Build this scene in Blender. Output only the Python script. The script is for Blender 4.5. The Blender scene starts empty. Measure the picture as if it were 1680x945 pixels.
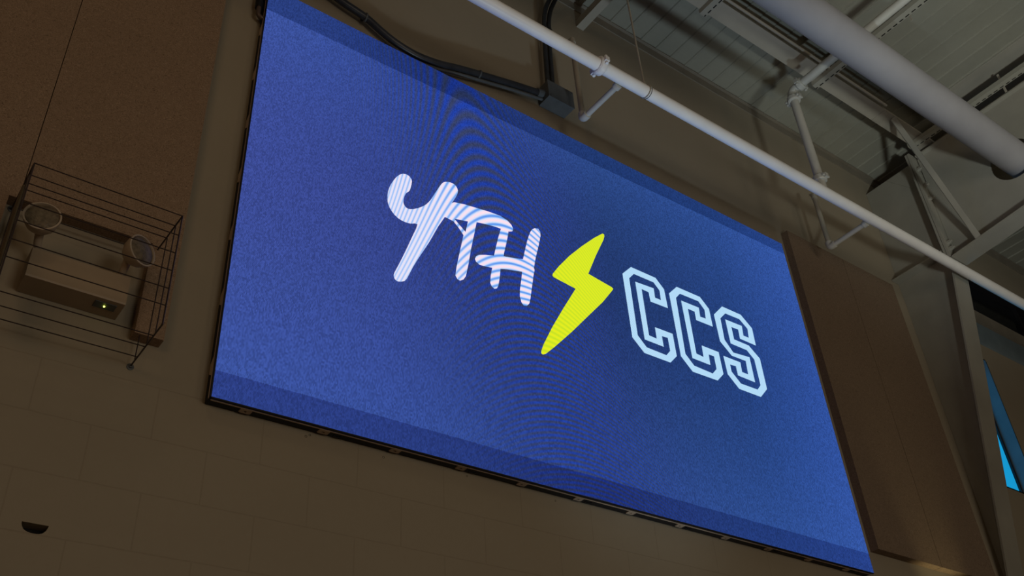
import bpy, bmesh, math, random
from mathutils import Vector, Matrix

# ------------------------------------------------------------------ camera, world, lights, exposure
H = 1.6                      # eye height; every z below is written relative to the eye
sc = bpy.context.scene
col = sc.collection
cam_d = bpy.data.cameras.new('camera')
cam = bpy.data.objects.new('camera', cam_d); col.objects.link(cam)
cam_d.sensor_width = 36; cam_d.lens = 36 * 1601 / 1680
cam_d.clip_start = .05; cam_d.clip_end = 200
R0 = (0.80432524, -0.59148256, -0.05665062)      # right
R1 = (-0.31216156, -0.50175704, 0.80671868)      # up
R2 = (-0.50558488, -0.63118005, -0.58821397)     # back
cam.matrix_world = Matrix(((R0[0], R1[0], R2[0], 0), (R0[1], R1[1], R2[1], 0), (R0[2], R1[2], R2[2], H), (0, 0, 0, 1)))
sc.camera = cam
sc.view_settings.view_transform = 'Standard'
sc.view_settings.look = 'None'
sc.view_settings.exposure = 0
sc.view_settings.gamma = 1
sc.view_settings.use_curve_mapping = False
w = bpy.data.worlds.new('world'); sc.world = w; w.use_nodes = True
w.node_tree.nodes['Background'].inputs[0].default_value = (.05, .1, .14, 1)
w.node_tree.nodes['Background'].inputs[1].default_value = .3

def lamp(name, kind, loc, target, power, color, size=.3, angle=60, blend=.8):
    d = bpy.data.lights.new(name, kind); d.energy = power; d.color = color
    o = bpy.data.objects.new(name, d); col.objects.link(o)
    o.location = (loc[0], loc[1], loc[2] + H)
    v = Vector(target) - Vector(loc)
    o.rotation_euler = v.to_track_quat('-Z', 'Y').to_euler()
    if kind == 'SPOT':
        d.spot_size = math.radians(angle); d.spot_blend = blend; d.shadow_soft_size = size
    elif kind == 'AREA':
        d.size = size
    else:
        d.shadow_soft_size = size
    return o
# hall lighting: a cool floor-standing work light, an added fill for the pipe, dim warm hall lamps, added fill and glint lamps
lamp('work_light', 'SPOT', (2.0, -1.9, -.5), (6.5, 1.25, 5.8), 800, (.95, 1, .92), .24, 42, 1)
lamp('pipe_fill', 'SPOT', (3.2, 1.6, -1.3), (3.3, 2.35, 4.3), 340, (.74, .90, 1), .12, 46, 1)  # unseen spot added from below to brighten the white main pipe
lamp('warm_hall_fill', 'AREA', (2.5, -6, 1.2), (2.5, 3.1, 2.2), 76, (1, .87, .70), 2.5)
lamp('warm_hall_fill', 'AREA', (5.2, -4.5, .4), (6.4, 3.1, 2.6), 24, (1, .80, .55), 1.6)  # added fill, no known source: lifts the right panels and the column
lamp('warm_hall_fill', 'AREA', (-4, -3, 3.0), (0, 3.1, 1.5), 32, (1, .62, .34), 2.0)
lamp('warm_hall_fill', 'POINT', (-.7, -.1, 5.2), (0, 0, 0), 14, (1, .72, .4), .2)  # unseen lamp added for a warm glint on the emergency light lenses
lamp('corner_uplight', 'SPOT', (5.80, 2.93, 1.0), (5.74, 3.11, 2.2), 26, (1, .82, .42), .03, 34, 1)

# ------------------------------------------------------------------ helpers
def tag(o, label=None, cat=None, group=None, kind=None):
    if label: o['label'] = label
    if cat: o['category'] = cat
    if group: o['group'] = group
    if kind: o['kind'] = kind
    return o
WL = {}
def thing(name, loc, label, cat, group=None):
    o = bpy.data.objects.new(name, None); col.objects.link(o)
    o.empty_display_size = .05
    o.location = (loc[0], loc[1], loc[2] + H); WL[o.name] = Vector((loc[0], loc[1], loc[2]))
    return tag(o, label, cat, group)
def obj(name, bm, mat, parent=None, origin=None, smooth=False, label=None):
    """link a bmesh (world coordinates relative to the eye) as one object"""
    me = bpy.data.meshes.new(name)
    base = WL[parent.name] if parent else Vector((0, 0, 0))
    if origin is None:
        if parent: org = base.copy()
        else:
            cs = [v.co for v in bm.verts]
            org = Vector([(min(c[i] for c in cs) + max(c[i] for c in cs)) / 2 for i in range(3)])
    else: org = Vector(origin)
    for v in bm.verts: v.co -= org
    bmesh.ops.recalc_face_normals(bm, faces=bm.faces)
    if smooth:
        for f in bm.faces: f.smooth = True
        for e in bm.edges:
            if len(e.link_faces) == 2 and e.calc_face_angle(0) > .6: e.smooth = False
    bm.to_mesh(me); bm.free()
    me.materials.append(mat)
    o = bpy.data.objects.new(name, me); col.objects.link(o)
    if parent:
        o.parent = parent; o.location = org - base
    else: o.location = org + Vector((0, 0, H))
    WL[o.name] = org
    if label: o['label'] = label
    return o
def B(): return bmesh.new()
def box(bm, x0, x1, y0, y1, z0, z1, bev=0):
    r = bmesh.ops.create_cube(bm, size=1)
    for v in r['verts']:
        v.co = Vector((x0 + (v.co.x + .5) * (x1 - x0), y0 + (v.co.y + .5) * (y1 - y0), z0 + (v.co.z + .5) * (z1 - z0)))
    if bev:
        es = list({e for v in r['verts'] for e in v.link_edges})
        bmesh.ops.bevel(bm, geom=es, offset=bev, segments=2, affect='EDGES', profile=.5)
    return bm
def prism(bm, pts, axis, a0, a1, hole=None, bev=0):
    """polygon (2D pts in the two other axes, in order) extruded along axis from a0 to a1; optional hole loop"""
    def co(p, a):
        if axis == 0: return Vector((a, p[0], p[1]))
        if axis == 1: return Vector((p[0], a, p[1]))
        return Vector((p[0], p[1], a))
    loops = [pts] + (hole or [])
    caps = []
    for a in (a0, a1):
        ed = []; rings = []
        for lp in loops:
            vs = [bm.verts.new(co(p, a)) for p in lp]; rings.append(vs)
            for i in range(len(vs)): ed.append(bm.edges.new((vs[i], vs[(i + 1) % len(vs)])))
        if len(loops) == 1: bm.faces.new(rings[0])
        else: bmesh.ops.triangle_fill(bm, use_beauty=True, use_dissolve=False, edges=ed)
        caps.append(rings)
    for r0, r1 in zip(*caps):
        n = len(r0)
        for i in range(n): bm.faces.new((r0[i], r0[(i + 1) % n], r1[(i + 1) % n], r1[i]))
    if bev:
        es = [e for e in bm.edges if len(e.link_faces) == 2 and e.calc_face_angle(0) > .5]
        bmesh.ops.bevel(bm, geom=es, offset=bev, segments=2, affect='EDGES', profile=.5)
    return bm
def tube(bm, pts, r, seg=12, closed=False):
    pts = [Vector(p) for p in pts]; n = len(pts)
    rs = r if isinstance(r, (list, tuple)) else [r] * n
    rings = []; ref = None
    for i, p in enumerate(pts):
        if closed: t = (pts[(i + 1) % n] - pts[i - 1]).normalized()
        else: t = (pts[min(i + 1, n - 1)] - pts[max(i - 1, 0)]).normalized()
        if ref is None:
            ref = Vector((0, 0, 1)) if abs(t.z) < .9 else Vector((1, 0, 0))
        u = (ref - t * ref.dot(t)).normalized(); v = t.cross(u); ref = u
        rings.append([bm.verts.new(p + (u * math.cos(2 * math.pi * k / seg) + v * math.sin(2 * math.pi * k / seg)) * rs[i]) for k in range(seg)])
    m = n if closed else n - 1
    for i in range(m):
        a, b = rings[i], rings[(i + 1) % n]
        for k in range(seg): bm.faces.new((a[k], a[(k + 1) % seg], b[(k + 1) % seg], b[k]))
    if not closed:
        bm.faces.new(rings[0]); bm.faces.new(rings[-1][::-1])
    return bm
def arc(c, r, a0, a1, u, v, n=8):
    c, u, v = Vector(c), Vector(u), Vector(v)
    return [c + u * (r * math.cos(a0 + (a1 - a0) * i / n)) + v * (r * math.sin(a0 + (a1 - a0) * i / n)) for i in range(n + 1)]
def lathe(bm, c, d, prof, seg=28):
    """revolve (axial, radius) profile around direction d through c"""
    c, d = Vector(c), Vector(d).normalized()
    ref = Vector((0, 0, 1)) if abs(d.z) < .9 else Vector((1, 0, 0))
    u = (ref - d * ref.dot(d)).normalized(); v = d.cross(u)
    rings = []
    for a, r in prof:
        if r < 1e-6: rings.append([bm.verts.new(c + d * a)])
        else: rings.append([bm.verts.new(c + d * a + (u * math.cos(2 * math.pi * k / seg) + v * math.sin(2 * math.pi * k / seg)) * r) for k in range(seg)])
    for a, b in zip(rings, rings[1:]):
        for k in range(seg):
            k2 = (k + 1) % seg
            if len(a) == 1 and len(b) == 1: continue
            if len(a) == 1: bm.faces.new((a[0], b[k], b[k2]))
            elif len(b) == 1: bm.faces.new((a[k], a[k2], b[0]))
            else: bm.faces.new((a[k], a[k2], b[k2], b[k]))
    for rg in (rings[0], rings[-1]):
        if len(rg) > 1: bm.faces.new(rg)
    return bm
def smooth_path(pts, n=6):
    """Catmull-Rom through points"""
    P = [Vector(p) for p in pts]; P = [P[0] * 2 - P[1]] + P + [P[-1] * 2 - P[-2]]
    out = []
    for i in range(1, len(P) - 2):
        for k in range(n):
            t = k / n; a, b, c, d = P[i - 1:i + 3]
            out.append(.5 * ((2 * b) + (c - a) * t + (2 * a - 5 * b + 4 * c - d) * t * t + (3 * b - a - 3 * c + d) * t ** 3))
    return out + [P[-2]]

def s2l(c): return tuple(((v / 255) / 12.92 if v / 255 < .04045 else ((v / 255 + .055) / 1.055) ** 2.4) for v in c)
class N:
    """tiny node-graph writer"""
    def __init__(s, name):
        s.m = bpy.data.materials.new(name); s.m.use_nodes = True
        s.t = s.m.node_tree; s.b = s.t.nodes['Principled BSDF']; s.out = s.t.nodes['Material Output']
    def n(s, typ, **kw):
        nd = s.t.nodes.new(typ)
        for k, v in kw.items(): setattr(nd, k, v)
        return nd
    def put(s, sock, v):
        if isinstance(v, bpy.types.NodeSocket): s.t.links.new(v, sock)
        elif isinstance(v, (tuple, list)) and sock.type == 'RGBA' and len(v) == 3: sock.default_value = (*v, 1)
        else: sock.default_value = v
    def math(s, op, a, b=None, c=None, clamp=False):
        nd = s.n('ShaderNodeMath', operation=op, use_clamp=clamp)
        s.put(nd.inputs[0], a)
        if b is not None: s.put(nd.inputs[1], b)
        if c is not None: s.put(nd.inputs[2], c)
        return nd.outputs[0]
    def mix(s, f, a, b, op='MIX'):
        nd = s.n('ShaderNodeMix', data_type='RGBA', blend_type=op)
        s.put(nd.inputs[0], f); s.put(nd.inputs[6], a); s.put(nd.inputs[7], b); return nd.outputs[2]
    def coord(s):
        return s.n('ShaderNodeTexCoord').outputs['Object']
    def noise(s, vec, scale, detail=4, rough=.55):
        nd = s.n('ShaderNodeTexNoise'); nd.inputs['Scale'].default_value = scale
        nd.inputs['Detail'].default_value = detail; nd.inputs['Roughness'].default_value = rough
        s.put(nd.inputs['Vector'], vec); return nd.outputs['Fac']
    def ramp(s, f, stops):
        nd = s.n('ShaderNodeValToRGB'); e = nd.color_ramp.elements
        while len(e) < len(stops): e.new(.5)
        for el, (p, c) in zip(e, stops): el.position = p; el.color = (*c, 1)
        s.put(nd.inputs[0], f); return nd.outputs[0]
    def bump(s, h, strength, dist=.01):
        nd = s.n('ShaderNodeBump'); nd.inputs['Strength'].default_value = strength; nd.inputs['Distance'].default_value = dist
        s.put(nd.inputs['Height'], h); s.t.links.new(nd.outputs[0], s.b.inputs['Normal'])
def paint(name, c, rough=.5, metal=0, var=.12, scale=6, bump=.15, bscale=60, spec=.5):
    k = N(name); co = k.coord(); f = k.noise(co, scale, 5)
    a = tuple(v * (1 - var) for v in c); b = tuple(min(1, v * (1 + var)) for v in c)
    k.put(k.b.inputs['Base Color'], k.ramp(f, [(.3, a), (.7, b)]))
    k.put(k.b.inputs['Roughness'], rough); k.put(k.b.inputs['Metallic'], metal)
    k.put(k.b.inputs['Specular IOR Level'], spec)
    if bump: k.bump(k.noise(co, bscale, 3), bump, .002)
    return k.m
def emit(name, c, s):
    k = N(name); k.put(k.b.inputs['Base Color'], (0, 0, 0)); k.put(k.b.inputs['Emission Color'], c); k.put(k.b.inputs['Emission Strength'], s); return k.m

# ------------------------------------------------------------------ materials
W = 3.165                                     # the wall's face
def mat_wall():
    k = N('painted_block_wall')
    sep = k.n('ShaderNodeSeparateXYZ'); g = k.n('ShaderNodeNewGeometry'); k.t.links.new(g.outputs['Position'], sep.inputs[0])
    cmb = k.n('ShaderNodeCombineXYZ')
    k.put(cmb.inputs[0], k.math('ADD', sep.outputs[0], 8.14 - .06)); k.put(cmb.inputs[1], k.math('ADD', sep.outputs[2], 20.35 - 1.6 - 1.854 - .002))
    br = k.n('ShaderNodeTexBrick'); br.offset = .5; br.squash = 1
    k.put(br.inputs['Vector'], cmb.outputs[0]); br.inputs['Scale'].default_value = 1
    br.inputs['Brick Width'].default_value = .407; br.inputs['Row Height'].default_value = .2035
    br.inputs['Mortar Size'].default_value = .003; br.inputs['Mortar Smooth'].default_value = .6
    low = k.math('LESS_THAN', sep.outputs[2], 1.6 + 1.87)
    mort = k.math('MULTIPLY', br.outputs['Fac'], low)
    n1 = k.noise(g.outputs['Position'], 1.3, 4); n2 = k.noise(g.outputs['Position'], 45, 4, .7)
    c = k.ramp(n1, [(.3, (.285, .252, .19)), (.7, (.315, .28, .214))])
    c = k.mix(k.math('MULTIPLY', n2, .22), c, (.22, .18, .12))
    c = k.mix(k.math('MULTIPLY', mort, .2), c, (.16, .12, .08))
    k.put(k.b.inputs['Base Color'], c); k.put(k.b.inputs['Roughness'], .75)
    h = k.math('SUBTRACT', k.math('MULTIPLY', n2, .25), k.math('MULTIPLY', mort, .6))
    k.bump(h, .35, .004)
    return k.m
def mat_fibre(name, c1, c2):
    k = N(name); co = k.coord()
    mp = k.n('ShaderNodeMapping'); k.put(mp.inputs[0], co)
    d = k.noise(co, 30, 3)
    a = k.n('ShaderNodeTexNoise', noise_type='FBM'); a.inputs['Scale'].default_value = 105; a.inputs['Detail'].default_value = 6
    a.inputs['Roughness'].default_value = .75; a.inputs['Distortion'].default_value = 2.2; k.put(a.inputs['Vector'], co)
    f = a.outputs['Fac']
    c = k.ramp(f, [(.34, tuple(v * .3 for v in c1)), (.45, c1), (.58, c2), (.70, tuple(v * 1.6 for v in c2))])
    c = k.mix(k.math('MULTIPLY', k.noise(co, 2.2, 3), .35), c, tuple(v * .6 for v in c1))
    k.put(k.b.inputs['Base Color'], c); k.put(k.b.inputs['Roughness'], .95); k.put(k.b.inputs['Specular IOR Level'], .1)
    k.bump(f, .6, .004)
    return k.m
def mat_deck():
    k = N('painted_roof_deck'); co = k.coord()
    c = k.ramp(k.noise(co, .9, 5, .6), [(.3, (.24, .245, .21)), (.7, (.33, .335, .29))])
    c = k.mix(k.math('MULTIPLY', k.noise(co, 25, 5, .7), .25), c, (.15, .15, .12))
    k.put(k.b.inputs['Base Color'], c); k.put(k.b.inputs['Roughness'], .55); k.bump(k.noise(co, 40, 3), .1, .003)
    return k.m
def mat_slotted():
    k = N('slotted_steel'); co = k.coord(); sep = k.n('ShaderNodeSeparateXYZ'); k.put(sep.inputs[0], co)
    fy = k.math('SUBTRACT', k.math('PINGPONG', sep.outputs[1], .026), .012)      # 0.052 m pitch
    dy = k.math('MAXIMUM', k.math('SUBTRACT', fy, 0.0), 0)
    dx = k.math('ABSOLUTE', k.math('SUBTRACT', sep.outputs[0], .012))
    dist = k.math('SQRT', k.math('ADD', k.math('MULTIPLY', dx, dx), k.math('MULTIPLY', dy, dy)))
    hole = k.math('LESS_THAN', dist, .0055)
    k.put(k.b.inputs['Base Color'], k.mix(hole, (.30, .30, .26), (.004, .004, .004))); k.put(k.b.inputs['Roughness'], .5)
    return k.m
def moire_graph(k):
    """interference fringes of the LED grid, in the panel's own plane"""
    g = k.n('ShaderNodeNewGeometry'); sep = k.n('ShaderNodeSeparateXYZ'); k.t.links.new(g.outputs['Position'], sep.inputs[0])
    x = sep.outputs[0]; z = k.math('SUBTRACT', sep.outputs[2], H)
    t = k.math('SUBTRACT', 4.2, z)                                           # metres below the top
    x0 = k.math('ADD', 2.24, k.math('MULTIPLY', t, .28))
    dx = k.math('SUBTRACT', x, x0)
    ph = k.math('SUBTRACT', k.math('MULTIPLY', k.math('MULTIPLY', dx, dx), k.math('SUBTRACT', 44.0, k.math('MULTIPLY', t, 9.0))), k.math('ADD', k.math('MULTIPLY', t, 5.0), k.math('MULTIPLY', k.math('MULTIPLY', t, t), 8.0)))
    wave = k.math('SINE', k.math('MULTIPLY', ph, 6.2832))
    dm = k.math('ADD', dx, k.math('SUBTRACT', .12, k.math('MULTIPLY', t, .07)))
    amp = k.math('POWER', 2.718, k.math('MULTIPLY', k.math('MULTIPLY', dm, dm), -3.6))
    t = k.math('DIVIDE', t, 2.3)
    return x, z, t, wave, amp
def led_dots(k, x, z, pitch=.0048):
    a = k.math('SINE', k.math('MULTIPLY', x, 6.2832 / pitch)); b = k.math('SINE', k.math('MULTIPLY', z, 6.2832 / pitch))
    return k.math('MULTIPLY', a, b)
def mat_screen():
    k = N('led_picture'); x, z, t, wave, amp = moire_graph(k)
    u = k.math('DIVIDE', k.math('SUBTRACT', x, 1.04), 3.93)
    c = k.ramp(u, [(0, s2l((58, 74, 148))), (.18, s2l((52, 68, 140))), (.38, s2l((38, 54, 116))), (.55, s2l((29, 53, 104))), (.8, s2l((32, 62, 122))), (1, s2l((46, 80, 158)))])
    edge = k.math('ABSOLUTE', k.math('SUBTRACT', t, .5))
    c = k.mix(k.math('MULTIPLY', k.math('POWER', k.math('MULTIPLY', edge, 2), 1.6), .42), c, s2l((56, 92, 170)))
    v = k.mix(k.math('MULTIPLY', k.math('ADD', k.math('MULTIPLY', wave, .5), .5), 1), s2l((54, 60, 78)), s2l((18, 58, 170)))
    c = k.mix(k.math('MULTIPLY', amp, .72), c, v)
    # dimmer strips of the picture at its top and foot
    hz = k.math('ADD', 4.06, k.math('MULTIPLY', u, .09))
    top = k.math('GREATER_THAN', z, hz); bot = k.math('LESS_THAN', z, 1.955)
    c = k.mix(top, c, k.mix(1, c, (.50, .56, .62), 'MULTIPLY')); c = k.mix(bot, c, k.mix(1, c, (.56, .55, .66), 'MULTIPLY'))
    d = led_dots(k, x, z)
    gain = k.math('ADD', 1.0, k.math('MULTIPLY', d, .75))
    # single pixels vary
    wn = k.n('ShaderNodeTexWhiteNoise', noise_dimensions='2D'); cm = k.n('ShaderNodeCombineXYZ')
    k.put(cm.inputs[0], k.math('FLOOR', k.math('DIVIDE', x, .0048))); k.put(cm.inputs[1], k.math('FLOOR', k.math('DIVIDE', z, .0096))); k.put(wn.inputs['Vector'], cm.outputs[0])
    gain = k.math('MULTIPLY', gain, k.math('ADD', .74, k.math('MULTIPLY', wn.outputs[0], .5)))
    k.put(k.b.inputs['Base Color'], (.01, .01, .012)); k.put(k.b.inputs['Roughness'], .8); k.put(k.b.inputs['Specular IOR Level'], .05)
    k.put(k.b.inputs['Emission Color'], c); k.put(k.b.inputs['Emission Strength'], gain)
    return k.m
def mat_letter(name, c0, c1, c2, a=1.0, strength=1.0, flat=.35):
    k = N(name); x, z, t, wave, amp = moire_graph(k)
    f = k.math('ADD', .5, k.math('MULTIPLY', k.math('MULTIPLY', wave, .5), k.math('ADD', flat, k.math('MULTIPLY', amp, 1 - flat))))
    c = k.ramp(f, [(0, c0), (.5, c1), (1, c2)])
    d = led_dots(k, x, z)
    k.put(k.b.inputs['Base Color'], (.01, .01, .012)); k.put(k.b.inputs['Specular IOR Level'], .05); k.put(k.b.inputs['Emission Color'], c)
    k.put(k.b.inputs['Emission Strength'], k.math('MULTIPLY', strength, k.math('ADD', 1, k.math('MULTIPLY', d, .25))))
    return k.m
M = {}
M['wall'] = mat_wall()
M['plain_wall'] = paint('hall_wall_paint', (.32, .27, .19), .8)
M['floor'] = paint('hall_floor_wood', (.30, .19, .10), .4, scale=2)
M['panelL'] = mat_fibre('brown_fibre_board', (.27, .19, .13), (.35, .255, .18))
M['panelR'] = mat_fibre('tan_fibre_board', (.22, .165, .12), (.27, .205, .15))
M['deck'] = mat_deck()
M['steel'] = paint('painted_frame_steel', (.30, .295, .26), .5, var=.1, scale=3)
M['purlin'] = paint('painted_purlin', (.33, .315, .27), .5, var=.1, scale=3)
M['pipe'] = paint('white_pipe_paint', (.86, .87, .87), .3, var=.05, scale=5, bump=.05)
M['pipe_dull'] = paint('cream_pipe_paint', (.36, .34, .28), .5, var=.08)
M['duct'] = paint('white_duct_paint', (.33, .33, .355), .5, var=.07, scale=3, bump=.05)
M['black'] = paint('black_metal', (.012, .012, .016), .5, var=.2)
M['bezel'] = paint('black_cabinet', (.004, .004, .006), .6, var=.2)
M['rail'] = paint('bronze_rail', (.42, .33, .25), .45, var=.2)
M['conduit'] = paint('dark_conduit', (.022, .024, .03), .4, var=.3, scale=20)
M['jbox'] = paint('dark_grey_box', (.075, .085, .095), .5, var=.2, scale=12)
M['wire'] = paint('dark_wire', (.06, .045, .045), .35, metal=.6, var=.2, scale=30)
M['strap'] = paint('olive_strap', (.09, .075, .045), .5, var=.2)
M['cream'] = paint('cream_plastic', (.33, .26, .18), .5, var=.06)
M['cream2'] = paint('cream_housing', (.42, .35, .27), .45, var=.08)
M['lens'] = paint('lens_glass', (.15, .12, .08), .3, var=.4, scale=60, bump=.9, bscale=160)
M['dark'] = paint('dark_void', (.006, .006, .006), .9)
M['white_metal'] = paint('bright_coupling', (.80, .80, .80), .4, var=.1, scale=40)
M['white'] = mat_letter('led_white', s2l((84, 150, 240)), s2l((212, 226, 252)), s2l((255, 224, 238)), flat=.45)
M['ice'] = mat_letter('led_ice_white', s2l((150, 200, 238)), s2l((176, 218, 246)), s2l((205, 226, 250)), flat=.3)
M['yellow'] = mat_letter('led_yellow', s2l((200, 226, 30)), s2l((214, 232, 40)), s2l((232, 238, 20)), flat=.5)
M['cyan'] = emit('daylight_pane', s2l((20, 150, 205)), 1.0)
M['jamb'] = paint('jamb_and_glow_paint', (.16, .21, .24), .5)  # its blue also carries the light shown on the far bay wall
M['glass_dark'] = paint('dark_glass', (.01, .012, .016), .15, bump=0)
M['trim'] = paint('grey_trim_paint', (.20, .18, .145), .6)
M['warmdark'] = paint('brown_wall_paint', (.13, .10, .07), .8)
LY = [(1.8921, 3.3184), (1.8831, 3.339), (1.8664, 3.3485), (1.841, 3.3446), (1.8186, 3.3244), (1.7977, 3.2935), (1.7738, 3.2411), (1.7589, 3.1882), (1.7563, 3.1376), (1.7631, 3.1032), (1.783, 3.071), (1.8137, 3.0466), (1.8504, 3.0386), (1.8872, 3.0428), (1.9256, 3.0559), (1.8998, 2.976), (1.8581, 2.8582), (1.8236, 2.7662), (1.8022, 2.7132), (1.7991, 2.6907), (1.8075, 2.674), (1.8249, 2.6709), (1.848, 2.6812), (1.8677, 2.7028), (1.9005, 2.7848), (1.9427, 2.874), (1.9926, 2.9757), (2.0447, 3.0953), (2.0916, 3.1877), (2.1197, 3.2662), (2.1522, 3.3335), (2.1683, 3.3757), (2.1664, 3.4036), (2.1506, 3.4233), (2.1234, 3.4252), (2.0962, 3.4163), (2.0757, 3.3986), (2.0551, 3.3614), (2.028, 3.3036), (2.0013, 3.2469), (1.9752, 3.2057), (1.9432, 3.1721), (1.9054, 3.1431), (1.8706, 3.1283), (1.8506, 3.1401), (1.8442, 3.1611), (1.8488, 3.1959), (1.8611, 3.2276), (1.876, 3.2449), (1.8847, 3.2709)]
LT = [(2.0744, 3.177), (2.1078, 3.265), (2.1433, 3.2994), (2.2086, 3.3153), (2.2776, 3.3252), (2.3619, 3.3372), (2.4359, 3.3425), (2.4826, 3.3319), (2.5073, 3.3127), (2.5186, 3.2891), (2.5115, 3.271), (2.4922, 3.2609), (2.4562, 3.2569), (2.3994, 3.2525), (2.3361, 3.2418), (2.2804, 3.23), (2.2635, 3.1498), (2.239, 3.0398), (2.2192, 2.9348), (2.2007, 2.8505), (2.1857, 2.8246), (2.1661, 2.8102), (2.1509, 2.8135), (2.14, 2.8316), (2.1493, 2.8927), (2.1718, 2.9974), (2.1962, 3.1059), (2.1695, 3.1397), (2.1373, 3.1711)]
LT_HOLE = [(2.1404, 3.1898), (2.1779, 3.1982), (2.2266, 3.2101), (2.2091, 3.1315), (2.1741, 3.1604)]
LH = [(2.4379, 3.2592), (2.4866, 3.2629), (2.4703, 3.1891), (2.4461, 3.099), (2.4418, 3.0743), (2.4871, 3.0846), (2.5696, 3.1073), (2.5921, 3.1898), (2.6122, 3.2581), (2.6315, 3.3118), (2.6474, 3.3417), (2.6686, 3.3619), (2.6916, 3.3675), (2.7052, 3.352), (2.7038, 3.3207), (2.6833, 3.2436), (2.6601, 3.1668), (2.6469, 3.1174), (2.6376, 3.0774), (2.6408, 3.0643), (2.63, 3.0242), (2.6154, 2.9549), (2.5964, 2.8645), (2.5866, 2.8308), (2.5711, 2.8115), (2.5499, 2.8064), (2.5374, 2.822), (2.5301, 2.8531), (2.5334, 2.8954), (2.549, 2.9708), (2.5572, 3.022), (2.5098, 3.0086), (2.4533, 2.9956), (2.4168, 2.9836), (2.4076, 2.9218), (2.3963, 2.8696), (2.3871, 2.8498), (2.3733, 2.8418), (2.3576, 2.8479), (2.348, 2.867), (2.3532, 2.9139), (2.3657, 2.9698), (2.3289, 2.9618), (2.2886, 2.9564), (2.2666, 2.968), (2.2605, 2.9821), (2.268, 3.0018), (2.2847, 3.0171), (2.3258, 3.0343), (2.3811, 3.0518), (2.3901, 3.0897), (2.4134, 3.1791)]
BOLT = [(3.1786, 3.5478), (3.1922, 3.5488), (3.1914, 3.5321), (3.1801, 3.5011), (3.1054, 3.3606), (3.025, 3.1951), (3.1907, 3.1681), (3.2025, 3.1606), (3.1899, 3.1421), (3.1066, 3.0348), (2.9783, 2.8914), (2.8568, 2.7545), (2.727, 2.6173), (2.6684, 2.5592), (2.648, 2.5475), (2.6375, 2.5516), (2.6404, 2.5679), (2.6564, 2.6067), (2.7252, 2.7355), (2.8132, 2.8831), (2.9183, 3.0523), (2.7702, 3.0713), (2.7622, 3.0797), (2.7683, 3.0953), (2.8142, 3.1609), (2.9032, 3.2714), (3.0033, 3.3803), (3.1063, 3.4836)]
C1O = [(3.2956, 3.3051), (3.3731, 3.3831), (3.5678, 3.3817), (3.6246, 3.3196), (3.6283, 3.1869), (3.4909, 3.1823), (3.4877, 3.2472), (3.4323, 3.2493), (3.43, 2.9295), (3.4895, 2.9266), (3.4905, 3.0043), (3.6281, 3.0074), (3.6287, 2.858), (3.5681, 2.7966), (3.3712, 2.795), (3.296, 2.8712)]
C1I = [(3.3436, 3.2905), (3.3887, 3.34), (3.5448, 3.3405), (3.5845, 3.2961), (3.5808, 3.2254), (3.5338, 3.2256), (3.5356, 3.2931), (3.3899, 3.2836), (3.3911, 2.8894), (3.5342, 2.8892), (3.5342, 2.9602), (3.5822, 2.9656), (3.5826, 2.8777), (3.5444, 2.8362), (3.3956, 2.8385), (3.3397, 2.8984)]
C2O = [(3.6634, 3.3067), (3.7412, 3.3835), (3.9381, 3.3836), (4.0003, 3.3169), (4.0011, 3.1887), (3.8613, 3.1865), (3.8619, 3.2477), (3.8042, 3.248), (3.801, 2.9315), (3.8597, 2.9269), (3.8639, 3.0073), (4.0043, 3.0083), (4.0054, 2.8581), (3.9419, 2.7958), (3.7401, 2.7919), (3.6645, 2.8706)]
C2I = [(3.7163, 3.2933), (3.7591, 3.3401), (3.9154, 3.344), (3.9574, 3.2963), (3.952, 3.2285), (3.9028, 3.2251), (3.9068, 3.2922), (3.7589, 3.2893), (3.76, 2.8885), (3.905, 2.8879), (3.9089, 2.9617), (3.9551, 2.964), (3.9537, 2.8767), (3.9107, 2.8322), (3.7613, 2.8377), (3.7054, 2.8987)]
SO = [(4.0372, 3.29), (4.1321, 3.3847), (4.2998, 3.3827), (4.3821, 3.309), (4.3793, 3.1813), (4.2384, 3.1835), (4.2408, 3.2513), (4.1785, 3.2489), (4.1775, 3.1571), (4.3073, 3.1563), (4.3879, 3.0873), (4.3855, 2.8716), (4.3085, 2.7953), (4.122, 2.7949), (4.0455, 2.8708), (4.0415, 2.9948), (4.1873, 2.996), (4.183, 2.9273), (4.2376, 2.9276), (4.2437, 3.0249), (4.1213, 3.0224), (4.0406, 3.0979)]
SI = [(4.0903, 3.2808), (4.1492, 3.3389), (4.2762, 3.3418), (4.3364, 3.2905), (4.3278, 3.2197), (4.2779, 3.2188), (4.2842, 3.2927), (4.1359, 3.2891), (4.1371, 3.1149), (4.279, 3.1134), (4.3311, 3.0634), (4.3321, 2.8821), (4.2933, 2.8402), (4.1481, 2.8375), (4.0851, 2.9004), (4.0855, 2.9496), (4.1377, 2.9548), (4.1387, 2.8908), (4.2856, 2.8884), (4.2874, 3.0649), (4.1415, 3.0507), (4.085, 3.1232)]

# ================================================================== the hall shell
XL, XR, YF = -7.0, 15.0, -12.0
ZC = 5.8
def struct(name, bm, m, parent=None, **k):
    o = obj(name, bm, m, parent, **k)
    if not parent: o['kind'] = 'structure'
    return o
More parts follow.
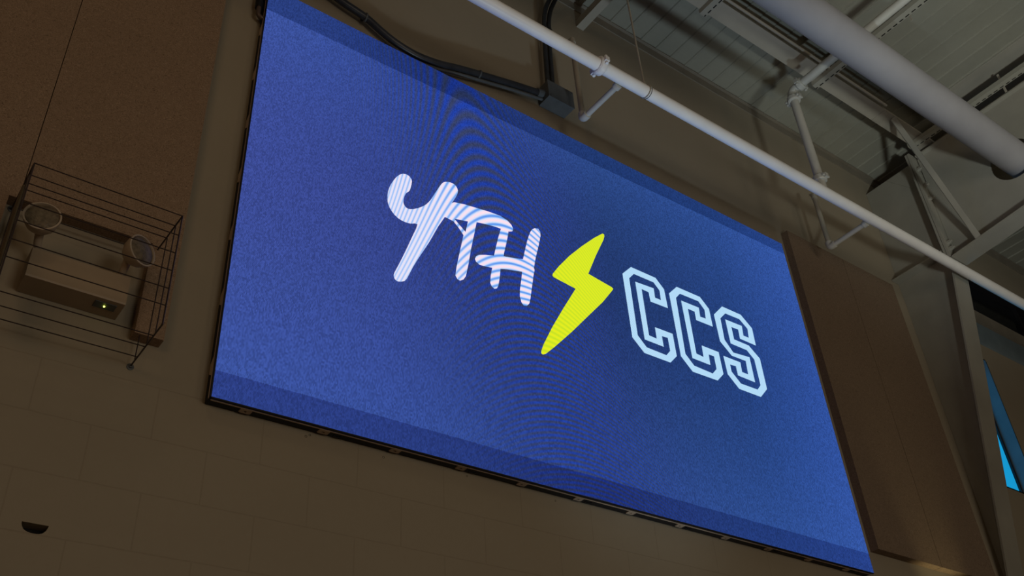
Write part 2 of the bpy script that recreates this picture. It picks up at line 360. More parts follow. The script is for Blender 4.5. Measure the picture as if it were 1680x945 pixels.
# window openings in the far bay: a tall pane low down, a dark band above it
WIN = (6.95, 7.62, 2.89, 4.15)
CLR = (6.98, 12.0, 4.72, 5.24)
HOLE = (.532, .612, 1.240, 1.280)      # half-round hole broken through a block
bm = B()
xs = sorted({XL, XR, WIN[0], WIN[1], CLR[0], CLR[1], HOLE[0], HOLE[1]})
zs = sorted({-1.6, ZC + .05, WIN[2], WIN[3], CLR[2], CLR[3], HOLE[2], HOLE[3]})
for i in range(len(xs) - 1):
    for j in range(len(zs) - 1):
        cx, cz = (xs[i] + xs[i + 1]) / 2, (zs[j] + zs[j + 1]) / 2
        if any(r[0] < cx < r[1] and r[2] < cz < r[3] for r in (WIN, CLR, HOLE)): continue
        bm.faces.new([bm.verts.new((a, W, c)) for a, c in ((xs[i], zs[j]), (xs[i + 1], zs[j]), (xs[i + 1], zs[j + 1]), (xs[i], zs[j + 1]))])
n = 14; hx = (HOLE[0] + HOLE[1]) / 2; rx = (HOLE[1] - HOLE[0]) / 2
ar = [(hx - rx * math.cos(math.pi * i / n), HOLE[3] - .034 * math.sin(math.pi * i / n) * (1 + .06 * math.sin(7 * i))) for i in range(n + 1)]
for a, b in zip(ar, ar[1:]):
    bm.faces.new([bm.verts.new((p[0], W, p[1])) for p in ((a[0], HOLE[2]), (b[0], HOLE[2]), b, a) ])
    bm.faces.new([bm.verts.new(p) for p in ((a[0], W, a[1]), (b[0], W, b[1]), (b[0], W + .05, b[1]), (a[0], W + .05, a[1]))])   # hole's side
bm.faces.new([bm.verts.new(p) for p in ((HOLE[0], W, HOLE[3]), (HOLE[1], W, HOLE[3]), (HOLE[1], W + .05, HOLE[3]), (HOLE[0], W + .05, HOLE[3]))])
# outer leaf of the wall, so it has real thickness
bm.faces.new([bm.verts.new(p) for p in ((XL, W + .35, -1.6), (XR, W + .35, -1.6), (XR, W + .35, ZC), (XL, W + .35, ZC))])
bmesh.ops.remove_doubles(bm, verts=bm.verts, dist=1e-5)
wall = struct('wall_back', bm, M['wall'], origin=(3, W, 0))
# the hollow of the block behind the hole
bm = B(); box(bm, HOLE[0] - .01, HOLE[1] + .01, W + .05, W + .12, HOLE[2] - .01, HOLE[3] + .03)
obj('block_hollow', bm, M['dark'], wall)
for x, z, r in ((1.457, 1.816, .0048), (1.473, 1.826, .0045), (1.804, 1.812, .0045), (2.215, 1.825, .004), (2.70, 1.815, .004)):
    bm = B(); lathe(bm, (x, W + .0005, z), (0, -1, 0), [(0, 0), (0, r * 1.15), (.0012, r), (.0004, r * .7), (.0004, 0)], 12)
    obj('anchor_hole', bm, M['dark'], wall)

bm = B(); box(bm, XL, XR, YF, W, -1.7, -1.6); struct('floor', bm, M['floor'])
bm = B(); box(bm, XL - .1, XL, YF, W, -1.6, ZC + .1); struct('wall_left', bm, M['plain_wall'])
bm = B(); box(bm, XR, XR + .1, YF, W, -1.6, ZC + .1); struct('wall_right', bm, M['plain_wall'])
bm = B(); box(bm, XL, XR, YF - .1, YF, -1.6, ZC + .1); struct('wall_front', bm, M['plain_wall'])
# ribbed roof deck, flutes run away from the wall
bm = B(); P = .1535; x = 3.942 - P * 71; prof = []
while x < XR:
    prof += [(x, ZC), (x + .002, ZC + .002), (x + .134, ZC + .008), (x + .139, ZC - .002), (x + .1485, ZC - .002)]; x += P
prof.append((x, ZC))
v0 = [bm.verts.new((p[0], YF, p[1])) for p in prof]; v1 = [bm.verts.new((p[0], W + .1, p[1])) for p in prof]
for i in range(len(prof) - 1): bm.faces.new((v0[i], v0[i + 1], v1[i + 1], v1[i]))
struct('ceiling', bm, M['deck'], origin=(3, -2, ZC))
# steel angle where wall and deck meet; ledge under the dark clerestory
bm = B(); prism(bm, [(W, ZC), (W - .03, ZC), (W - .03, ZC - .008), (W - .008, ZC - .008), (W - .008, ZC - .085), (W, ZC - .085)], 0, XL, XR)
struct('trim_1', bm, M['trim'])
bm = B(); prism(bm, [(W, 4.565), (W - .03, 4.58), (W - .03, 4.70), (W, 4.715)], 0, 6.8, XR)
struct('trim_2', bm, M['trim'])
bm = B(); prism(bm, [(W, 4.33), (W - .012, 4.345), (W - .024, 4.555), (W, 4.56)], 0, 6.8, XR)  # added band: bluish light on the wall put into shape and colour
struct('blue_glow_band', bm, M['jamb'])
# tall window of the far bay
t = thing('window_1', ((WIN[0] + WIN[1]) / 2, W, WIN[2]), None, None); t['kind'] = 'structure'
x0, x1, z0, z1 = WIN; D = .125
bm = B()
box(bm, x1, x1 + .01, W, W + D + .03, z0, z1); box(bm, x0 - .01, x0, W, W + D + .03, z0, z1)
box(bm, x0, x1, W, W + D + .03, z1, z1 + .01); box(bm, x0, x1, W, W + D + .03, z0 - .01, z0)
obj('window_jamb', bm, M['jamb'], t)
bm = B()
box(bm, x1 - .022, x1 - .004, W + D - .02, W + D + .01, z0, z1, .003); box(bm, x0 + .004, x0 + .022, W + D - .02, W + D + .01, z0, z1, .003)
box(bm, x0, x1, W + D - .02, W + D + .01, z1 - .03, z1, .003); box(bm, x0, x1, W + D - .02, W + D + .01, z0, z0 + .03, .003)
obj('window_frame', bm, M['black'], t)
bm = B(); box(bm, x0 + .01, x1 - .01, W + D, W + D + .006, z0 + .01, z1 - .01)
obj('window_pane', bm, M['cyan'], t)
t = thing('window_2', ((CLR[0] + CLR[1]) / 2, W, CLR[2]), None, None); t['kind'] = 'structure'
x0, x1, z0, z1 = CLR
bm = B(); box(bm, x0, x1, W + .12, W + .13, z0, z1); obj('window_pane', bm, M['glass_dark'], t)
bm = B(); box(bm, x0, x1, W, W + .14, z1, z1 + .008); box(bm, x0, x1, W, W + .14, z0 - .008, z0)
box(bm, x0 - .008, x0, W, W + .14, z0, z1); box(bm, x1, x1 + .008, W, W + .14, z0, z1)
for k in range(5): box(bm, 8.05 + k * .9, 8.08 + k * .9, W + .09, W + .13, z0, z1)
obj('window_frame', bm, M['black'], t)

# ================================================================== the LED video wall
SX0, SX1, SZ0, SZ1 = 1.044, 4.970, 1.8417, 4.243
FY = 3.10
vw = thing('video_wall', (3.007, W, SZ0), 'large LED video wall glowing blue with a white and yellow logo, mounted on the block wall', 'screen')
bm = B(); box(bm, SX0 - .002, SX1, FY + .012, W - .001, SZ0 - .002, SZ1 - .002, .003)
obj('cabinet', bm, M['bezel'], vw, label='black cabinet behind the lit face')
bm = B(); box(bm, SX0, SX1, FY, FY + .012, SZ0, SZ1)
obj('display_panel', bm, mat_screen(), vw, label='lit blue picture of the video wall')
bm = B(); box(bm, SX0 - .004, SX1 + .001, FY + .001, FY + .011, SZ0 - .005, SZ0)
box(bm, SX0 - .005, SX0, FY + .001, FY + .011, SZ0 - .005, SZ1)
obj('bezel', bm, M['bezel'], vw)
bm = B(); box(bm, SX0 + .004, SX1 - .01, FY + .015, FY + .021, SZ0 - .006, SZ0 - .0015)
obj('rail', bm, M['rail'], vw, label='thin bronze rail along the underside')
bm = B(); box(bm, SX0 - .006, SX0 - .0015, FY + .015, FY + .021, SZ0, SZ1 - .01)
obj('rail', bm, M['rail'], vw, label='thin bronze rail up the left edge')
for k in range(12):
    x = 1.19 + .3245 * k
    bm = B(); prism(bm, [(x - .022, FY + .02), (x + .024, FY + .02), (x + .024, FY + .046), (x + .018, FY + .05), (x - .016, FY + .05), (x - .022, FY + .046)],
                    2, SZ0 - .0065, SZ0 - .002, hole=[[(x + .007 * math.cos(a * math.pi / 5), FY + .036 + .005 * math.sin(a * math.pi / 5)) for a in range(10)]])
    obj('clip', bm, M['rail'], vw)
    if k % 2:
        bm = B(); prism(bm, [(x + .05, FY + .028), (x + .085, FY + .028), (x + .085, FY + .05), (x + .05, FY + .05)], 2, SZ0 - .005, SZ0 - .002,
                        hole=[[(x + .053, FY + .031), (x + .082, FY + .031), (x + .082, FY + .047), (x + .053, FY + .047)]])
        obj('latch_plate', bm, M['black'], vw)
for z in (1.98, 2.30, 2.63, 2.95, 3.28, 3.60, 3.92):
    bm = B(); prism(bm, [(FY + .02, z - .04), (FY + .045, z - .025), (FY + .045, z + .02), (FY + .02, z + .045)], 0, SX0 - .0065, SX0 - .002)
    obj('clip', bm, M['rail'], vw)
LZ = FY - .0015
def sheet(name, outer, hole, m, label):
    bm = B(); prism(bm, outer, 1, LZ, FY, hole=hole); return obj(name, bm, m, vw, label=label)
def sm(pts):
    q = [Vector((p[0], 0, p[1])) for p in pts]; out = []
    n = len(q)
    for i in range(n):
        a, b, c, d = q[i - 1], q[i], q[(i + 1) % n], q[(i + 2) % n]
        for t in (0, .5):
            v = .5 * ((2 * b) + (c - a) * t + (2 * a - 5 * b + 4 * c - d) * t * t + (3 * b - a - 3 * c + d) * t ** 3)
            out.append((v.x, v.z))
    return out
sheet('letter', sm(LY), None, M['white'], 'white brush-lettered Y on the screen')
sheet('letter', LT, [LT_HOLE], M['white'], 'white brush-lettered T on the screen')
sheet('letter', LH, None, M['white'], 'white brush-lettered H on the screen')
sheet('lightning_bolt', BOLT, None, M['yellow'], 'yellow lightning bolt on the screen')
def band(name, o_, i_, m, label):
    bm = B(); n = len(o_)
    for y in (LZ, FY):
        a = [bm.verts.new((p[0], y, p[1])) for p in o_]; b = [bm.verts.new((p[0], y, p[1])) for p in i_]
        for k in range(n): bm.faces.new((a[k], a[(k + 1) % n], b[(k + 1) % n], b[k]))
    return obj(name, bm, m, vw, label=label)
band('letter', C1O, C1I, M['ice'], 'first outlined white block letter C on the screen')
band('letter', C2O, C2I, M['ice'], 'second outlined white block letter C on the screen')
band('letter', SO, SI, M['ice'], 'outlined white block letter S on the screen')

# ================================================================== acoustic panels
PY = 3.108
def panel(poly, m, label, group):
    bm = B(); prism(bm, poly, 1, PY, W - .001, bev=.003)
    o = obj('acoustic_panel', bm, m); tag(o, label, 'acoustic panel', group); return o
GL = 'acoustic panels left of the screen'; GR = 'acoustic panels right of the screen'
panel([(-.78, 2.0), (.10, 2.0), (.215, 2.0), (.215, 2.43), (.2475, 2.43), (.2475, 5.1), (-.78, 5.1)], M['panelL'],
      'dark brown fibre acoustic panel at the far left edge, left of the seam', GL)
panel([(.2505, 2.43), (.735, 2.43), (.735, 2.02), (.842, 2.02), (.842, 5.1), (.2505, 5.1)], M['panelL'],
      'dark brown fibre acoustic panel beside the screen, cut out round the emergency light', GL)
panel([(5.10, 2.01), (5.738, 2.01), (5.738, 4.43), (5.10, 4.43)], M['panelR'],
      'tan fibre acoustic panel just right of the screen', GR)
panel([(5.742, 2.01), (6.37, 2.01), (6.37, 4.43), (5.742, 4.43)], M['panelR'],
      'tan fibre acoustic panel between its twin and the steel column', GR)

# ================================================================== emergency light
em = thing('emergency_light', (.502, W, 2.083), 'cream emergency light with two round lamp heads behind a wire guard', 'light')
bm = B(); prism(bm, [(W - .001, 2.083), (W - .112, 2.083), (W - .114, 2.09), (W - .105, 2.208), (W - .10, 2.213), (W - .001, 2.213)], 0, .332, .672, bev=.003)
body = obj('housing', bm, M['cream'], em)
bm = B(); box(bm, .574, .650, W - .092, W - .05, 2.0805, 2.0835, .001)
tp = obj('test_panel', bm, M['jbox'], em, label='dark test panel under the housing')
bm = B(); bmesh.ops.create_uvsphere(bm, u_segments=10, v_segments=6, radius=.003, matrix=Matrix.Translation((.611, W - .07, 2.079)))
obj('indicator', bm, emit('led_green', (.75, .9, .1), 8), tp, label='lit yellow green indicator')
def head(c, d, foot):
    d = Vector(d).normalized(); c = Vector(c)
    bm = B(); r = .060
    lathe(bm, c, d, [(-.068, 0), (-.066, .018), (-.055, .036), (-.035, .051), (-.012, .059), (.004, .0625), (.009, .0625), (.010, .057), (.003, .055)])
    h = obj('lamp_head', bm, M['cream2'], em, smooth=True)
    bm = B(); lathe(bm, c, d, [(.003, .055), (.006, .053), (.012, .035), (.014, .015), (.0145, 0)])
    ln = obj('lens', bm, M['lens'], h, smooth=True, label='ribbed clear glass lens')
    bm = B(); f = Vector(foot); s = c - d * .055
    tube(bm, [s, s + (f - s) * .5 + Vector((0, 0, -.01)), f + Vector((0, 0, .01)), f], [.016, .014, .011, .014], 14)
    tube(bm, [f + Vector((-.018, 0, .012)), f + Vector((.018, 0, .012))], .006, 8)
    obj('swivel', bm, M['cream2'], h, smooth=True)
head((.325, 2.985, 2.287), (-.20, -1, .06), (.352, 3.10, 2.213))
head((.668, 2.975, 2.275), (.46, -.88, .04), (.640, 3.10, 2.213))

# ================================================================== wire guard
gx0, gx1, gy, gz0, gz1 = .240, .757, 2.848, 1.912, 2.392
wg = thing('wire_guard', (.50, W, gz0), 'dark wire cage guard bolted over the emergency light', 'guard')
r = .0022; c_ = .012
bm = B()
for z in (2.392, 2.30, 2.219, 2.140, 2.062, 1.990): tube(bm, [(gx0, gy, z), (gx1, gy, z)], r, 6)
obj('front_wires', bm, M['wire'], wg, smooth=True)
bm = B()
for y in (2.915, 3.0, 3.12): tube(bm, [(gx0, y, gz1), (gx1, y, gz1)], r, 6)
obj('top_wires', bm, M['wire'], wg, smooth=True)
bm = B()
for y in (2.93, 3.012, 3.09): tube(bm, [(gx0, y, gz0), (gx1, y, gz0)], r, 6)
obj('bottom_wires', bm, M['wire'], wg, smooth=True)
for gx in (gx0, gx1):
    bm = B()
    for y in (gy, 2.915, 3.0, 3.12): tube(bm, [(gx, y, gz0), (gx, y, gz1)], r if y > gy else r * 1.3, 6)
    for z in (gz0, gz1): tube(bm, [(gx, gy, z), (gx, W - .004, z + (.02 if z == gz1 else 0))], r * 1.4, 6)
    obj('side_wires', bm, M['wire'], wg, smooth=True)
    for z in (gz0 - .002, gz1 + .024):
        bm = B(); lathe(bm, (gx, W - .0005, z), (0, -1, 0), [(0, 0), (0, .0135), (.002, .0135), (.003, .010), (.003, .006), (.008, .005), (.009, 0)], 20)
        obj('washer', bm, M['jbox'], wg, smooth=True, label='round grey washer and bolt')
bm = B(); prism(bm, [(2.875, 1.93), (2.875, 2.29), (2.90, 2.33), (2.955, 2.33), (2.985, 2.29), (2.985, 1.93)], 0, gx0 - .009, gx0 - .004)
obj('side_strap', bm, M['strap'], wg, label='olive flat strap on the left side of the guard')

# ================================================================== conduits and junction box
jb = thing('junction_box', (2.95, W, 4.475), 'dark grey square junction box above the top edge of the screen', 'junction box')
bm = B(); box(bm, 2.850, 3.052, 3.062, W - .001, 4.475, 4.618, .002); obj('box', bm, M['jbox'], jb)
bm = B(); box(bm, 2.848, 3.054, 3.058, 3.063, 4.473, 4.620, .001); cv = obj('cover', bm, M['jbox'], jb)
for x, z in ((2.862, 4.487), (3.040, 4.606)):
    bm = B(); lathe(bm, (x, 3.058, z), (0, -1, 0), [(0, .005), (.002, .004), (.002, 0)], 10); obj('screw', bm, M['black'], cv)
hc = thing('black_conduit', (2.0, W, 4.35), 'thick black conduit sagging along the top of the screen into the junction box', 'conduit')
pp = smooth_path([(1.10, 3.115, 5.79), (1.10, 3.115, 5.2), (1.105, 3.115, 4.80), (1.15, 3.115, 4.62), (1.28, 3.115, 4.50), (1.44, 3.115, 4.435), (1.60, 3.115, 4.40), (1.70, 3.115, 4.352), (1.80, 3.115, 4.315), (1.93, 3.115, 4.30), (2.07, 3.115, 4.323), (2.2, 3.115, 4.366), (2.33, 3.115, 4.405), (2.5, 3.115, 4.45), (2.66, 3.115, 4.492), (2.851, 3.115, 4.535)], 5)
bm = B(); tube(bm, pp, .021, 14); obj('hose', bm, M['conduit'], hc, smooth=True)
bm = B(); tube(bm, [p + Vector((.0, .012, -.036)) for p in pp if p.x > 1.9], .010, 10); obj('thin_cable', bm, M['jbox'], hc, smooth=True)
bm = B(); tube(bm, [(2.80, 3.115, 4.523), (2.852, 3.115, 4.536)], [.028, .028], 16); obj('connector', bm, M['jbox'], hc, smooth=True)
for x in (1.60, 2.35):
    p = min(pp, key=lambda q: abs(q.x - x))
    bm = B(); tube(bm, arc((p.x, p.y + .004, p.z), .025, -.2, math.pi + .2, (0, 0, 1), (0, -1, 0), 10), .006, 8)
    box(bm, p.x - .008, p.x + .008, W - .012, W - .001, p.z + .02, p.z + .058, .002)
    box(bm, p.x - .008, p.x + .008, W - .05, W - .001, p.z + .024, p.z + .030, .002)
    obj('pipe_clip', bm, M['jbox'], hc)
def vconduit(dx, label):
    o = thing('riser_conduit', (2.93 + dx, W, 4.618), label, 'conduit', 'conduits rising from the junction box')
    pts = [(2.912 + dx, 3.11, 4.618), (2.916 + dx, 3.11, 4.75)] + smooth_path([(2.925 + dx, 3.11, 5.0), (2.94 + dx, 3.11, 5.2), (2.95 + dx, 3.11, 5.33), (2.972 + dx, 3.09, 5.46), (3.02 + dx, 3.03, 5.60), (3.09 + dx, 2.93, 5.72), (3.13 + dx, 2.86, 5.80)], 5)
    bm = B(); tube(bm, pts, .0155, 12); obj('tube', bm, M['conduit'], o, smooth=True)
    bm = B(); tube(bm, [(2.911 + dx, 3.11, 4.619), (2.913 + dx, 3.11, 4.66)], .020, 12); obj('fitting', bm, M['conduit'], o, smooth=True)
    bm = B(); tube(bm, [(2.94 + dx, 3.11, 5.17), (2.943 + dx, 3.11, 5.22)], .019, 12)
    obj('fitting', bm, M['conduit'], o, smooth=True)
vconduit(-.018, 'left one of the two dark riser conduits leaving the junction box top')
vconduit(.022, 'right one of the two dark riser conduits leaving the junction box top')
ce = thing('cable_elbow', (1.02, W, 3.95), 'brown cable elbow hooked into the upper left edge of the screen', 'cable')
bm = B(); pts = [(1.008, 3.125, 4.6), (1.010, 3.125, 4.3), (1.012, 3.125, 4.06)] + arc((1.034, 3.125, 4.03), .022, math.pi, math.pi * 1.5, (1, 0, 0), (0, 0, 1), 8)[0:] + [(1.0405, 3.125, 4.008)]
tube(bm, pts, .012, 12); obj('elbow', bm, paint('brown_rubber', (.085, .06, .05), .4), ce, smooth=True)
bm = B(); tube(bm, [(1.008, 3.13, 4.6), (1.009, 3.13, 4.3), (1.012, 3.13, 4.075)], .019, 12); obj('sleeve', bm, M['bezel'], ce, smooth=True, label='black sleeve over the cable')

# ================================================================== sprinkler piping
MY, MZ, MR = 2.60, 4.298, .0393
sp = thing('sprinkler_main', (4, MY, MZ), 'long white sprinkler main pipe crossing in front of the wall above the screen', 'pipe')
bm = B(); tube(bm, [(-3, MY, MZ), (13.5, MY, MZ)], MR, 28); obj('pipe', bm, M['pipe'], sp, smooth=True)
def coupling(parent, c, d, rad, m=None):
    """grooved pipe coupling: a split ring with two bolted ears"""
    c, d = Vector(c), Vector(d).normalized()
    bm = B(); lathe(bm, c, d, [(-.024, rad), (-.024, rad + .010), (-.016, rad + .016), (.016, rad + .016), (.024, rad + .010), (.024, rad)], 24)
    ref = Vector((0, -1, 0)) if abs(d.y) < .5 else Vector((1, 0, 0))
    u = (ref - d * ref.dot(d)).normalized()
    for s in (1, -1):
        e = c + u * s * (rad + .018)
        mtx = Matrix.Translation(e) @ u.to_track_quat('Z', 'Y').to_matrix().to_4x4()
        r_ = bmesh.ops.create_cube(bm, size=1, matrix=mtx @ Matrix.Diagonal((.030, .034, .026, 1)))
        v = d.cross(u)
        tube(bm, [e - v * .030, e + v * .030], .0055, 8); tube(bm, [e - v * .032, e - v * .022], .010, 6); tube(bm, [e + v * .022, e + v * .032], .010, 6)
    return obj('coupling', bm, m or M['white_metal'], parent, smooth=True)
coupling(sp, (2.842, MY, MZ), (1, 0, 0), MR)
hg = thing('pipe_hanger', (3.20, MY, MZ), 'thin hanger rod with a ring holding the white main pipe', 'pipe hanger')
bm = B(); tube(bm, [(3.20, MY, MZ + .075), (3.20, MY, 5.596)], .006, 8); obj('rod', bm, M['pipe_dull'], hg, smooth=True)
bm = B(); tube(bm, arc((3.20, MY, MZ), MR + .004, 0, 2 * math.pi, (0, 1, 0), (0, 0, 1), 24)[:-1], .0035, 6, closed=True)
tube(bm, arc((3.206, MY, MZ), MR + .006, 0, math.pi, (0, 1, 0), (0, 0, 1), 14) , .003, 6)
tube(bm, [(3.20, MY, MZ + MR + .004), (3.20, MY, MZ + .085)], .010, 8)
obj('ring', bm, M['pipe_dull'], hg, smooth=True)
bm = B(); tube(bm, arc((3.215, MY, MZ), MR + .001, 0, 2 * math.pi, (0, 1, 0), (0, 0, 1), 24)[:-1], .0022, 6, closed=True)
obj('gasket', bm, M['black'], hg, smooth=True, label='black edge of the ring')
def branch(x, z, ztop, label):
    o = thing('branch_pipe', (x, 2.96, z), label, 'pipe', 'branch pipes between the main and the wall')
    r = .018; yb = 2.96
    bm = B(); tube(bm, [(x, MY + MR - .006, z), (x, yb - .03, z)], r, 16); obj('arm', bm, M['pipe_dull'] if 0 else M['pipe2'], o, smooth=True)
    bm = B(); tube(bm, [(x, MY + MR - .004, z), (x, MY + MR + .022, z)], r + .008, 16); obj('outlet', bm, M['pipe2'], o, smooth=True)
    bm = B(); pts = [(x, yb - .045, z), (x, yb - .03, z)] + arc((x, yb - .02, z + .02), .02, -math.pi / 2, 0, (0, 1, 0), (0, 0, 1), 6) + [(x, yb, z + .045)]
    tube(bm, pts, r + .008, 16); obj('elbow', bm, M['pipe2'], o, smooth=True)
    bm = B(); tube(bm, [(x, yb, z + .03), (x, yb, ztop)], r, 16); obj('upright', bm, M['pipe_dull'], o, smooth=True)
    bm = B(); tube(bm, [(x, yb, ztop - .03), (x, yb, ztop), (x, yb + .03, ztop + .03)], [r + .005, r + .004, .006], 12)
    obj('cap', bm, M['pipe_dull'], o, smooth=True)
M['pipe2'] = paint('off_white_pipe_paint', (.46, .46, .42), .45, var=.08)
branch(3.012, 4.276, 5.00, 'slim branch pipe with an elbow beside the junction box')
branch(5.352, 4.280, 4.78, 'slim branch pipe with an elbow over the right acoustic panels')
XD = 4.845
rp = thing('drop_pipe', (XD, MY, MZ + MR), 'white upright pipe with couplings standing on the main pipe', 'pipe')
bm = B(); tube(bm, [(XD, MY, MZ + MR - .01), (XD, MY, 5.225)], .031, 20); obj('pipe', bm, M['pipe2'], rp, smooth=True)
coupling(rp, (XD, MY, MZ + .115), (0, 0, 1), .032, M['pipe2']); coupling(rp, (XD, MY, 5.20), (0, 0, 1), .032, M['pipe2'])
bm = B(); tube(bm, [(XD, MY, 5.215)] + arc((XD, MY - .05, 5.235), .05, 0, math.pi / 2, (0, 1, 0), (0, 0, 1), 8) + [(XD, MY - .065, 5.285)], .036, 20); obj('elbow', bm, M['pipe2'], rp, smooth=True)
cp = thing('cross_pipe', (XD, 0, 5.285), 'white pipe running from the elbow under the roof away from the wall', 'pipe')
bm = B(); tube(bm, [(XD, MY - .065, 5.285), (XD, YF + .5, 5.285)], .032, 20); obj('pipe', bm, M['pipe2'], cp, smooth=True)
coupling(cp, (XD, MY - .09, 5.285), (0, 1, 0), .032, M['pipe2'])

# large round duct through the frame
DY, DZ, DR = 1.955, 5.02, .124
bm = B(); lathe(bm, (-5, DY, DZ), (1, 0, 0), [(0, DR), (17.5, DR)], 56)
tag(obj('round_duct', bm, M['duct'], smooth=True), 'big round light grey duct running under the roof and through the frame web', 'duct')

# ================================================================== roof steel
def purlin(name, y, x0, x1, zb, label, group, lipside=-1, fl=.135):
    t_ = .006; h = ZC - zb; s = lipside
    pts = [(y, zb), (y + s * fl, zb), (y + s * fl, zb + .022), (y + s * (fl - t_), zb + .022), (y + s * (fl - t_), zb + t_), (y + s * t_, zb + t_),
           (y + s * t_, ZC - t_), (y - s * .06, ZC - t_), (y - s * .06, ZC - .0005), (y, ZC - .0005)]
    bm = B(); prism(bm, pts, 0, x0, x1)
    return tag(obj(name, bm, M['purlin']), label, 'roof beam', group)
GP = 'long steel roof purlins parallel to the wall'
purlin('eave_purlin', 2.592, -6.5, 5.928, 5.598, 'grey steel purlin nearest the wall, running from the left up to its lap joint', GP)
purlin('eave_purlin', 2.597, 5.932, 14.5, 5.606, 'grey steel purlin nearest the wall, beyond its lap joint and over the frame', GP)
bm = B(); prism(bm, [(5.93, 2.592), (5.99, 2.57), (5.99, 2.48), (5.93, 2.457)], 2, 5.597, 5.603)
tag(obj('splice_plate', bm, M['purlin']), 'chamfered splice plate under the lap joint of the roof purlins', 'steel plate')
purlin('purlin', 1.02, -6.5, 14.5, 5.60, 'grey steel purlin second from the wall, beyond the round duct', GP)
# rod-like conduit along the eave purlin
bm = B(); tube(bm, [(-6, 2.425, 5.60), (5.90, 2.425, 5.60)], .011, 10)
tag(obj('thin_conduit', bm, M['purlin'], smooth=True), 'thin conduit running along the inner edge of the eave purlin', 'conduit')
bm = B(); box(bm, -6, 6.45, 2.27, 2.345, 5.72, 5.79, .004)
tag(obj('cable_tray', bm, M['trim']), 'shallow grey channel between the eave purlin and the duct', 'channel')
# slotted channels under the purlins
def slotted(x, label):
    o = thing('slotted_channel', (x, 0, 5.56), label, 'channel', 'slotted steel channels under the roof')
    bm = B(); prism(bm, [(x - .036, 5.556), (x + .024, 5.556), (x + .024, 5.595), (x + .020, 5.595), (x + .020, 5.560), (x - .032, 5.560), (x - .032, 5.595), (x - .036, 5.595)], 1, YF + .5, 2.60)
    ob = obj('channel', bm, MS, o)
    for y in (2.10, 1.75):
        bm = B(); box(bm, x + .024, x + .029, y, y + .018, 5.50, 5.70, .001); obj('hanger_tab', bm, M['purlin'], o)
MS = mat_slotted()
slotted(3.99, 'slotted steel channel at the top centre of the photo, left of the white drop pipe')
slotted(5.22, 'slotted steel channel next to the white cross pipe')
slotted(6.455, 'slotted steel channel alongside the rafter')
bm = B(); box(bm, 6.39, 6.565, YF + .5, 2.14, ZC - .014, ZC - .002, .002)
tag(obj('roof_strap', bm, M['steel']), 'flat steel strap under the deck beside the rafter', 'steel strap')
bm = B(); prism(bm, [(3.282, 5.53), (3.346, 5.53), (3.346, 5.536), (3.288, 5.536), (3.288, 5.595), (3.282, 5.595)], 1, YF + .5, W - .001)
tag(obj('tie_angle', bm, M['purlin']), 'steel angle running from the wall out under the roof, above the white pipe coupling', 'steel angle')

# ---- rigid frame: tapered column and haunched rafter
XC = 6.6
fr = thing('steel_frame', (XC, W, -1.6), 'painted steel rigid frame, tapered column with haunched rafter right of the panels', 'steel frame')
def fy(z): return 2.66 + (4.47 - z) * .185
def fz(y): return 4.47 + (2.62 - y) * .09
zt = 5.54
bm = B(); prism(bm, [(W - .001, 1.80), (fy(1.80) if fy(1.8) < W else W - .004, 1.80), (fy(4.47), 4.47), (2.665, zt), (W - .001, zt)], 0, XC - .006, XC + .006)
obj('column_web', bm, M['steel'], fr)
bm = B(); prism(bm, [(fy(1.82), 1.82), (fy(4.47), 4.47), (fy(4.47) - .014, 4.47), (fy(1.82) - .014, 1.82)], 0, XC - .1, XC + .1)
obj('column_flange', bm, M['steel'], fr)
hole = [(DY + .015 + .172 * math.cos(a * math.pi / 16), DZ - .012 + .172 * math.sin(a * math.pi / 16)) for a in range(32)]
yend = YF + .3
bm = B(); prism(bm, [(2.64, 4.47), (2.64, zt), (yend, zt), (yend, 4.95), (-1.5, 4.95), (fz and -.5, fz(-.5))], 0, XC - .006, XC + .006, hole=[hole])
obj('rafter_web', bm, M['steel'], fr)
bm = B(); prism(bm, [(2.64, 4.468), (-.5, fz(-.5)), (-1.5, 4.95), (yend, 4.95), (yend, 4.936), (-1.5, 4.936), (-.5, fz(-.5) - .014), (2.64, 4.454)], 0, XC - .1, XC + .1)
obj('rafter_bottom_flange', bm, M['steel'], fr)
bm = B(); box(bm, XC - .05, XC + .05, yend, 2.63, zt, zt + .012)
obj('rafter_top_flange', bm, M['steel'], fr)
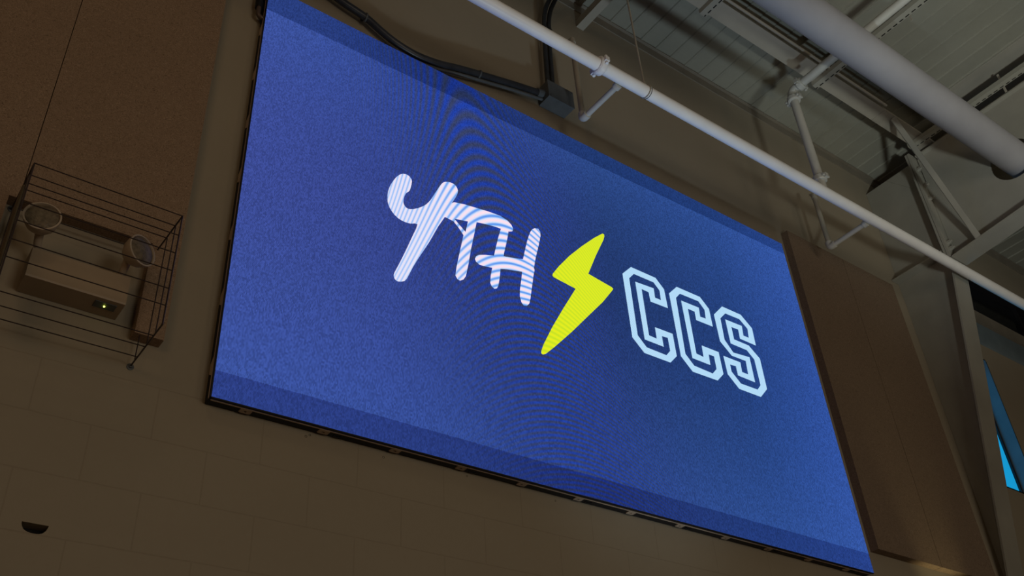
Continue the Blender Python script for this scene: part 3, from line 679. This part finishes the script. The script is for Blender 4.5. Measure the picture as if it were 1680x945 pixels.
bm = B(); box(bm, XC - .1, XC + .1, 2.672, 2.690, 4.44, 5.57); obj('end_plate', bm, M['steel'], fr, label='column side end plate')
bm = B(); box(bm, XC - .1, XC + .1, 2.648, 2.668, 4.44, 5.57); obj('end_plate', bm, M['steel'], fr, label='rafter side end plate')
for z in (5.40, 5.22, 5.08, 4.62, 4.56):
    for dx in (-.055, .055):
        bm = B(); tube(bm, [(XC + dx, 2.620, z), (XC + dx, 2.648, z)], .019, 6); tube(bm, [(XC + dx, 2.606, z), (XC + dx, 2.620, z)], .011, 10)
        obj('bolt', bm, M['steel'], fr)
bm = B(); box(bm, XC - .1, XC - .006, 2.70, W - .002, 4.550, 4.562); box(bm, XC + .006, XC + .1, 2.70, W - .002, 4.550, 4.562)
obj('stiffener', bm, M['steel'], fr, label='flat stiffener across the column web')
bm = B(); prism(bm, [(2.69, 5.53), (2.95, 5.53), (2.69, 5.22)], 0, XC - .012, XC - .006)
obj('stiffener', bm, M['steel'], fr, label='small triangular gusset at the head of the column')
bm = B(); prism(bm, [(2.646, 5.30), (2.646, 4.47), (2.40, 4.49)], 0, XC - .014, XC - .006)
obj('stiffener', bm, M['steel'], fr, label='triangular gusset in the corner of the haunch')
# flange brace from purlin down to the rafter's bottom flange
a = Vector((6.085, 2.50, 5.60)); b = Vector((6.545, 2.425, 4.49)); d = (b - a).normalized()
u = Vector((1, .10, .42)).normalized(); u = (u - d * u.dot(d)).normalized(); v = d.cross(u)
bm = B()
def bar(bm, a, b, u, v, u0, u1, v0, v1):
    q = []
    for p in (a, b):
        q.append([bm.verts.new(p + u * i + v * j) for i, j in ((u0, v0), (u1, v0), (u1, v1), (u0, v1))])
    bm.faces.new(q[0]); bm.faces.new(q[1][::-1])
    for i in range(4): bm.faces.new((q[0][i], q[0][(i + 1) % 4], q[1][(i + 1) % 4], q[1][i]))
bar(bm, a, b, u, v, -.04, .04, -.003, .003); bar(bm, a, b, u, v, -.04, -.034, -.003, .045)
tag(obj('flange_brace', bm, M['steel']), 'slanting flat steel brace from the eave purlin down to the rafter haunch', 'steel brace')
